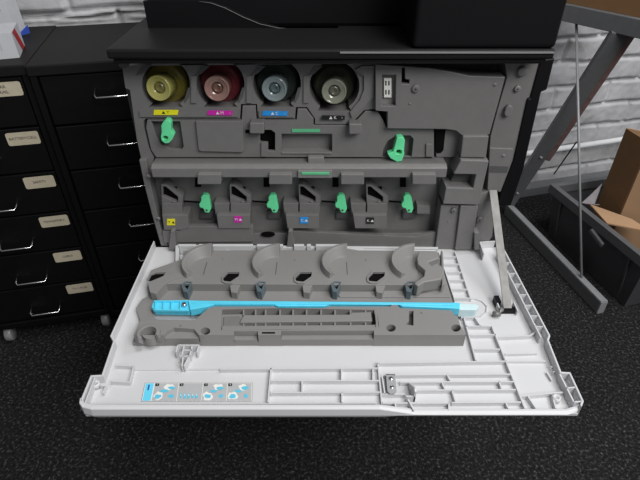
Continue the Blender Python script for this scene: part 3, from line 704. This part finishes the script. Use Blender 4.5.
b = MB(M['greyd']); b.dp([(408, 310), (414, 310), (414, 326), (405, 325)], -.003, -.0055); b.build('slot_floor', lb)
for x, y in ((181, 326), (422, 313)): b2 = MB(M['greyl']); b2.lathe(onD(x, y, .008), (0, 0, 1), [(0, .0016), (.001, .0014)], None, 10); b2.build('pin', lb)
for x, y in ((223, 259), (295, 260), (366, 260)): b2 = MB(M['greyl']); b2.lathe(onD(x, y, .008), (0, 0, 1), [(0, .0014), (.001, .0012)], None, 10); b2.build('pin', lin)

# --- printed instruction sticker
b = MB(M['paper'])
za = ZS+.0006
def sq(b, x0, y0, x1, y1, z, k):
    # sticker coordinates 0..1 across and down, laid into the slanted outline
    def P_(u, v): return onD(145+(252.5-145)*u - 4*(1-u)*v - .5*u*v, 382.8+18.4*v, z)
    b.add([P_(x0, y0), P_(x1, y0), P_(x1, y1), P_(x0, y1)], [[0, 3, 2, 1]], k)
sq(b, 0, 0, 1, 1, za, 'ink'); sq(b, .003, .012, .997, .988, za+.00015, 'paper'); sq(b, .01, .03, .085, .97, za+.0003, 'pcy2'); sq(b, .035, .1, .05, .4, za+.0004, 'blue')
for i in range(4):
    u0 = .095+.2255*i; u1 = u0+.22; sq(b, u0, .03, u1, .97, za+.0003, 'stick'); sq(b, u0+.005, .03, u0+.04, .17, za+.0008, 'ink')
    b.text('1234'[i], onD(145+107.5*(u0+.023)-3.6*(1-u0)*.1, 382.8+18.4*.1, za+.001), (1, 0, 0), (0, 1, 0), .0022, 'paper')
    rr = random.Random(i+3)
    def blob(u, v, ru, rv, k, z, n=9):
        pts = []
        for q in range(n):
            a = 2*PI*q/n; s = rr.uniform(.65, 1.15); uu = min(u1-.004, max(u0+.004, u+ru*s*math.cos(a))); vv = min(.95, max(.06, v+rv*s*math.sin(a)))
            pts.append(onD(145+107.5*uu-4*(1-uu)*vv-.5*uu*vv, 382.8+18.4*vv, z))
        b.add(pts, [list(range(n))], k)
    if i == 1:
        for t in range(5): blob(u0+.03+.036*t, .72, .014, .15, 'pcyan', za+.0006); blob(u0+.03+.036*t, .66, .006, .06, 'paper', za+.0007, 6)
    else:
        blob(u0+.05, .72, .05, .24, 'paper', za+.00045, 14); blob(u0+.05, .74, .032, .14, 'pcyan', za+.0006); blob(u0+.14, .24, .05, .18, 'paper', za+.00045, 12)
        blob(u0+.16, .28, .035, .10, 'pcyan', za+.0006); blob(u0+.10, .45, .045, .09, 'pcyan', za+.0005); blob(u0+.17, .72, .025, .12, 'pcyan', za+.00055)
b.build('instruction_sticker', door, flat=True, label='instruction sticker with four pale blue pictures')

# --- strap between frame and door
b = MB(M['steel']); t0 = onY(493, 190, -.002); t1 = onD(508, 311, ZS+.004)
b.bar(t0, t1, .0125, .0016, None, up=(0, -1, .3))
mid = t0.lerp(t1, .36); b.build('door_strap', PR, .0004)
c = onD(508, 312, ZS)
b = MB(M['white'])
b.box(c.x-.016, c.x-.0140, c.y-.008, c.y+.012, ZH+ZS, ZH+ZS+.010); b.build('strap_mount', door, .0005); b = MB(M['white']); b.box(c.x+.009, c.x+.0110, c.y-.008, c.y+.012, ZH+ZS, ZH+ZS+.010); b.build('strap_mount', door, .0005)
b = MB(M['black']); b.box(c.x-.013, c.x+.009, c.y-.004, c.y+.004, ZH+ZS, ZH+ZS+.007); e_ = onD(498, 302, ZS+.008); b.box(e_.x-.004, e_.x+.003, e_.y-.004, e_.y+.010, ZH+ZS, ZH+ZS+.012)
b.lathe(onD(501, 310, ZS+.008), (0, -.4, 1), [(0, .0038), (.003, .0034)], M['steel'], 14); b.lathe(onD(500, 314, ZS+.006), (-1, 0, 0), [(0, .004), (.01, .004)], M['steel'], 14)
b.build('strap_anchor', door)

# ================================================================= cyan cleaning rod clipped on the door
rod0 = onD(155, 305, -.004)
r = thing('cleaning_rod', 'long bright cyan plastic cleaning rod clipped along the opened printer cover', 'cleaning rod', rod0)
b = MB(M['cyan']); zt = .0045
b.dp([(153.5, 300.5), (188, 300), (192, 302), (192, 309), (188, 311), (155, 310.5), (151.5, 307)], .003, -.0055)
for x in (155, 163, 171, 180): b.dp([(x, 301), (x+1.2, 301), (x+.6, 310), (x-.8, 310)], .0065, .002)
b.dp([(153.5, 300.2), (189, 300), (189, 301), (153.5, 301.2)], .0065, .002); b.dp([(152.5, 308.6), (189, 309), (189, 310.5), (154, 310)], .0065, .002)
b.build('grip', r, .0006)
b = MB(M['cyan']); b.dp([(188, 300.0), (200, 300.4), (460, 302.5), (460, 308.7), (452, 308), (402, 306), (398, 304), (330, 304.4), (324, 306), (278, 306), (274, 304.6), (214, 304.4), (207, 306.5), (190, 309.5)], .0075, -.0055)
b.dp([(192, 302.4), (455, 304), (455, 304.8), (192, 303.4)], .0088, .007); b.build('shaft', r, .0008)
b = MB(M['paper']); b.dp([(458, 303.4), (476, 304), (479, 306), (476, 309.8), (459, 309.6)], .006, -.0085, mat('pale_cyan_felt', (.55, .72, .76), .8, noise=.05)); b.build('felt_tip', r, .001, label='pale felt tip')
b = MB(M['chrome']); b.lathe(onD(184, 304, .0075), (0, 0, 1), [(-.003, .0036), (.0005, .0034), (.0008, .001)], None, 16); b.build('screw', r)

# ================================================================= steel trestle, at the right
fa, fb = onZ(508, 207, .03), onZ(603, 305, .03)
rt_ = thing('trestle', 'grey steel trestle frame with slanting leg standing right of the printer', 'trestle', (fb.x, fb.y, 0))
b = MB(M['frame']); d_ = (fb-fa).normalized()
b.bar(Vector((fa.x, fa.y, .021)), Vector((fb.x, fb.y, .021)) , .022, .040, None); b.build('foot_bar', rt_, .0015)
b = MB(M['framel']); b.bar(Vector((fa.x, fa.y, .0425)), Vector((fb.x, fb.y, .0425)), .020, .002);  # lighter strip on the bar's top, and its front end
q = Vector((fb.x, fb.y, .021)); b.bar(q, q + d_*.002, .020, .040); b.build('foot_edge', rt_)
zb_ = .672
c0, c1 = onZ(560, 19, zb_), onZ(660, 42, zb_)
b = MB(M['frame']); b.bar(c0 - (c1-c0)*.35 + Vector((0, 0, .020)), c1 + Vector((0, 0, .020)), .03, .040); b.build('beam', rt_, .0015)
def on_line(a, b_, px):          # point on segment a-b nearest to the sight of column px
    best = None
    for i in range(400):
        p = a.lerp(b_, -.5+2*i/399); v = p-CAM; x = 320+FOC*v.x/v.dot(FW)
        if best is None or abs(x-px) < best[0]: best = (abs(x-px), p)
    return best[1]
tp = on_line(c0, c1, 620) + Vector((0, 0, .002)); ft = Vector((fa.x-.002, fa.y+.004, .04))
b = MB(M['frame']); b.bar(ft, tp, .040, .022, None, up=(-.2, -1, .2)); 
lg = b.build('slanting_leg', rt_, .0012)
b = MB(M['rust']); dn = (tp-ft).normalized(); sd = Vector((.034, -.001, .0)); b.bar(ft.lerp(tp, .35)+sd*.82, tp+sd*.82, .018, .024, None, up=(-.2, -1, .2)); b.build('worn_edge', lg, label='worn red brown inner edge of the leg')
for t in (.10, .36):
    p = ft.lerp(tp, t) + Vector((.002, -.012, .003)); b = MB(M['framel']); b.lathe(p, (0, -1, .2), [(0, .006), (.003, .005), (.004, .002)], None, 12); b.build('bolt', lg)
b = MB(M['framel']); ra = on_line(c0, c1, 576) + Vector((0, 0, .002)); rb = on_line(Vector((fa.x, fa.y, .043)), Vector((fb.x, fb.y, .043)), 581.5)
b.tube([ra, rb], .0035, None, 10); b.build('tension_rod', rt_)
b = MB(M['black']); g0 = onY(576.5, 142, ra.y-.005); g1 = onY(554, 174, ra.y+.12); b.tube([g0, g1], .0022, None, 8); b.build('brace_wire', rt_)
# brown box on the beam
bp = on_line(c0, c1, 634); dl = (c1-c0).normalized(); dn2 = Vector((-dl.y, dl.x, 0))
if dn2.x < 0: dn2 = -dn2
base = bp + Vector((0, 0, .0405)); 
r = thing('wooden_box', 'brown wooden box lying on top of the steel trestle beam', 'box', base)
b = MB(M['cardd']); b.ext([base, base - dl*.30, base - dl*.30 + dn2*.2, base + dn2*.2], (0, 0, .06)); 
for s_ in (0,): b.bar(base + Vector((0, 0, .0)) + dl*.001, base + Vector((0, 0, .06)) + dl*.001, .003, .003, M['card'])
b.build('box', r)
# dark crate on the floor with cardboard box
CZ = .185
k0 = onZ(548, 236, 0); k1 = onZ(624, 307, 0); ku = (k1-k0).normalized(); kv = Vector((-ku.y, ku.x, 0)); kL = (k1-k0).length
if kv.x < 0: kv = -kv
rr_ = thing('storage_crate', 'dark grey plastic crate with raised rim standing behind the trestle foot', 'crate', k0)
def kp(u, v, z): return k0 + ku*u + kv*v + Vector((0, 0, z))
kW = .36
b = MB(M['crate'])
def shell(u0, u1, v0, v1, z0, z1, fl, t, b, mk=None):
    o0 = [(u0, v0), (u1, v0), (u1, v1), (u0, v1)]; o1 = [(u0-fl, v0-fl), (u1+fl, v0-fl), (u1+fl, v1+fl), (u0-fl, v1+fl)]
    i1 = [(u0-fl+t, v0-fl+t), (u1+fl-t, v0-fl+t), (u1+fl-t, v1+fl-t), (u0-fl+t, v1+fl-t)]; i0 = [(u0+t, v0+t), (u1-t, v0+t), (u1-t, v1-t), (u0+t, v1-t)]
    vs = [kp(*p, z0) for p in o0] + [kp(*p, z1) for p in o1] + [kp(*p, z1) for p in i1] + [kp(*p, z0+.004) for p in i0]; fs = []
    for g in range(3):
        for j in range(4): fs.append([g*4+j, g*4+(j+1) % 4, g*4+4+(j+1) % 4, g*4+4+j])
    fs += [[0, 1, 2, 3], [12, 13, 14, 15]]
    b.add(vs, fs, mk)
shell(0, kL, 0, kW, .001, CZ, .022, .003, b); b.build('crate_body', rr_, .001)
b = MB(M['crate2'])
e = .030
ring = [(-e, -e), (kL+e, -e), (kL+e, kW+e), (-e, kW+e)]; rin = [(-.012, -.012), (kL+.012, -.012), (kL+.012, kW+.012), (-.012, kW+.012)]
b.ext([kp(*p, CZ+.003) for p in ring], (0, 0, -.028), None, [[kp(*p, CZ+.003) for p in rin]]); b.build('crate_rim', rr_, .001)
for u in (.03, kL-.03):
    b = MB(M['crate2']); b.ext([kp(u-.003, -.001, .01), kp(u+.003, -.001, .01), kp(u+.003, -.024, CZ-.026), kp(u-.003, -.024, CZ-.026)], kv*.004); b.build('crate_stiffener', rr_)
b = MB(M['crate2']); b.bar(kp(kL*.52, -.034, CZ-.030), kp(kL*.68, -.034, CZ-.045), .010, .014); b.build('crate_handle', rr_, .003)
# cardboard box in the crate
ZB = .18
cb0 = onZ(620, 216, ZB); cb1 = onZ(600, 199, ZB); cb2 = onZ(645, 223, ZB)
rc_ = thing('cardboard_box', 'open cardboard box with a folded out flap sitting in the dark crate', 'box', Vector((cb0.x, cb0.y, .02)))
du = Vector(((cb2-cb0).x, (cb2-cb0).y, 0)).normalized(); dv = Vector(((cb1-cb0).x, (cb1-cb0).y, 0)); LV = dv.length; dv.normalize()
c00 = Vector((cb0.x, cb0.y, 0)); zt_ = ZB
while True:
    v_ = Vector((cb0.x, cb0.y, zt_)) - CAM
    if 240 - FOC*v_.dot(UP)/v_.dot(FW) < 143: break
    zt_ += .002
print('box', c00, zt_, du, dv, LV)
def wallp(b, a, c, z0, z1, lean=Vector((0, 0, 0)), k=None, t=.004):
    nrm = (c-a).cross(Vector((0, 0, 1))).normalized()*t
    b.ext([a + Vector((0, 0, z0)), c + Vector((0, 0, z0)), c + lean + Vector((0, 0, z1)), a + lean + Vector((0, 0, z1))], nrm, k)
b = MB(M['card']); 
wallp(b, c00, c00 + du*.20, .02, zt_); wallp(b, c00 + dv*LV, c00, .02, zt_, k='cardd'); wallp(b, c00 + du*.20, c00 + du*.20 + dv*LV, .02, zt_); wallp(b, c00 + du*.20 + dv*LV, c00 + dv*LV, .02, zt_)  # left wall in the darker brown: its shade is put into the colour
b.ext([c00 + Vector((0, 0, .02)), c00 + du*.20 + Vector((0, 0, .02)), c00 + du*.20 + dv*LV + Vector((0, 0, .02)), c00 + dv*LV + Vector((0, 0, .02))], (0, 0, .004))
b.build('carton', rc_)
b = MB(M['card']); f0, f1, f2, f3 = onZ(590, 204, .195), onZ(607, 223, .19), onZ(652, 232, .19), onZ(632, 219, .195)
b.ext([f0, f1, f2, f3], (0, 0, -.004)); b.build('flap', rc_)

# pale plastic sheet poking out of the crate
g = [onZ(582, 203, .190), onZ(594, 206, .190), onZ(602, 184, .235), onZ(594, 192, .225), onZ(600, 205, .200)]
sh = MB(mat('pale_plastic_film', (.30, .28, .29), .35, noise=.1))
for tri in ((g[0], g[1], g[3]), (g[1], g[2], g[3]), (g[1], g[4], g[0])): sh.ext(list(tri), (.0, .0012, .0008))
tag(sh.build('plastic_sheet'), 'crumpled pale plastic sheet sticking up beside the cardboard box in the crate', 'plastic sheet')
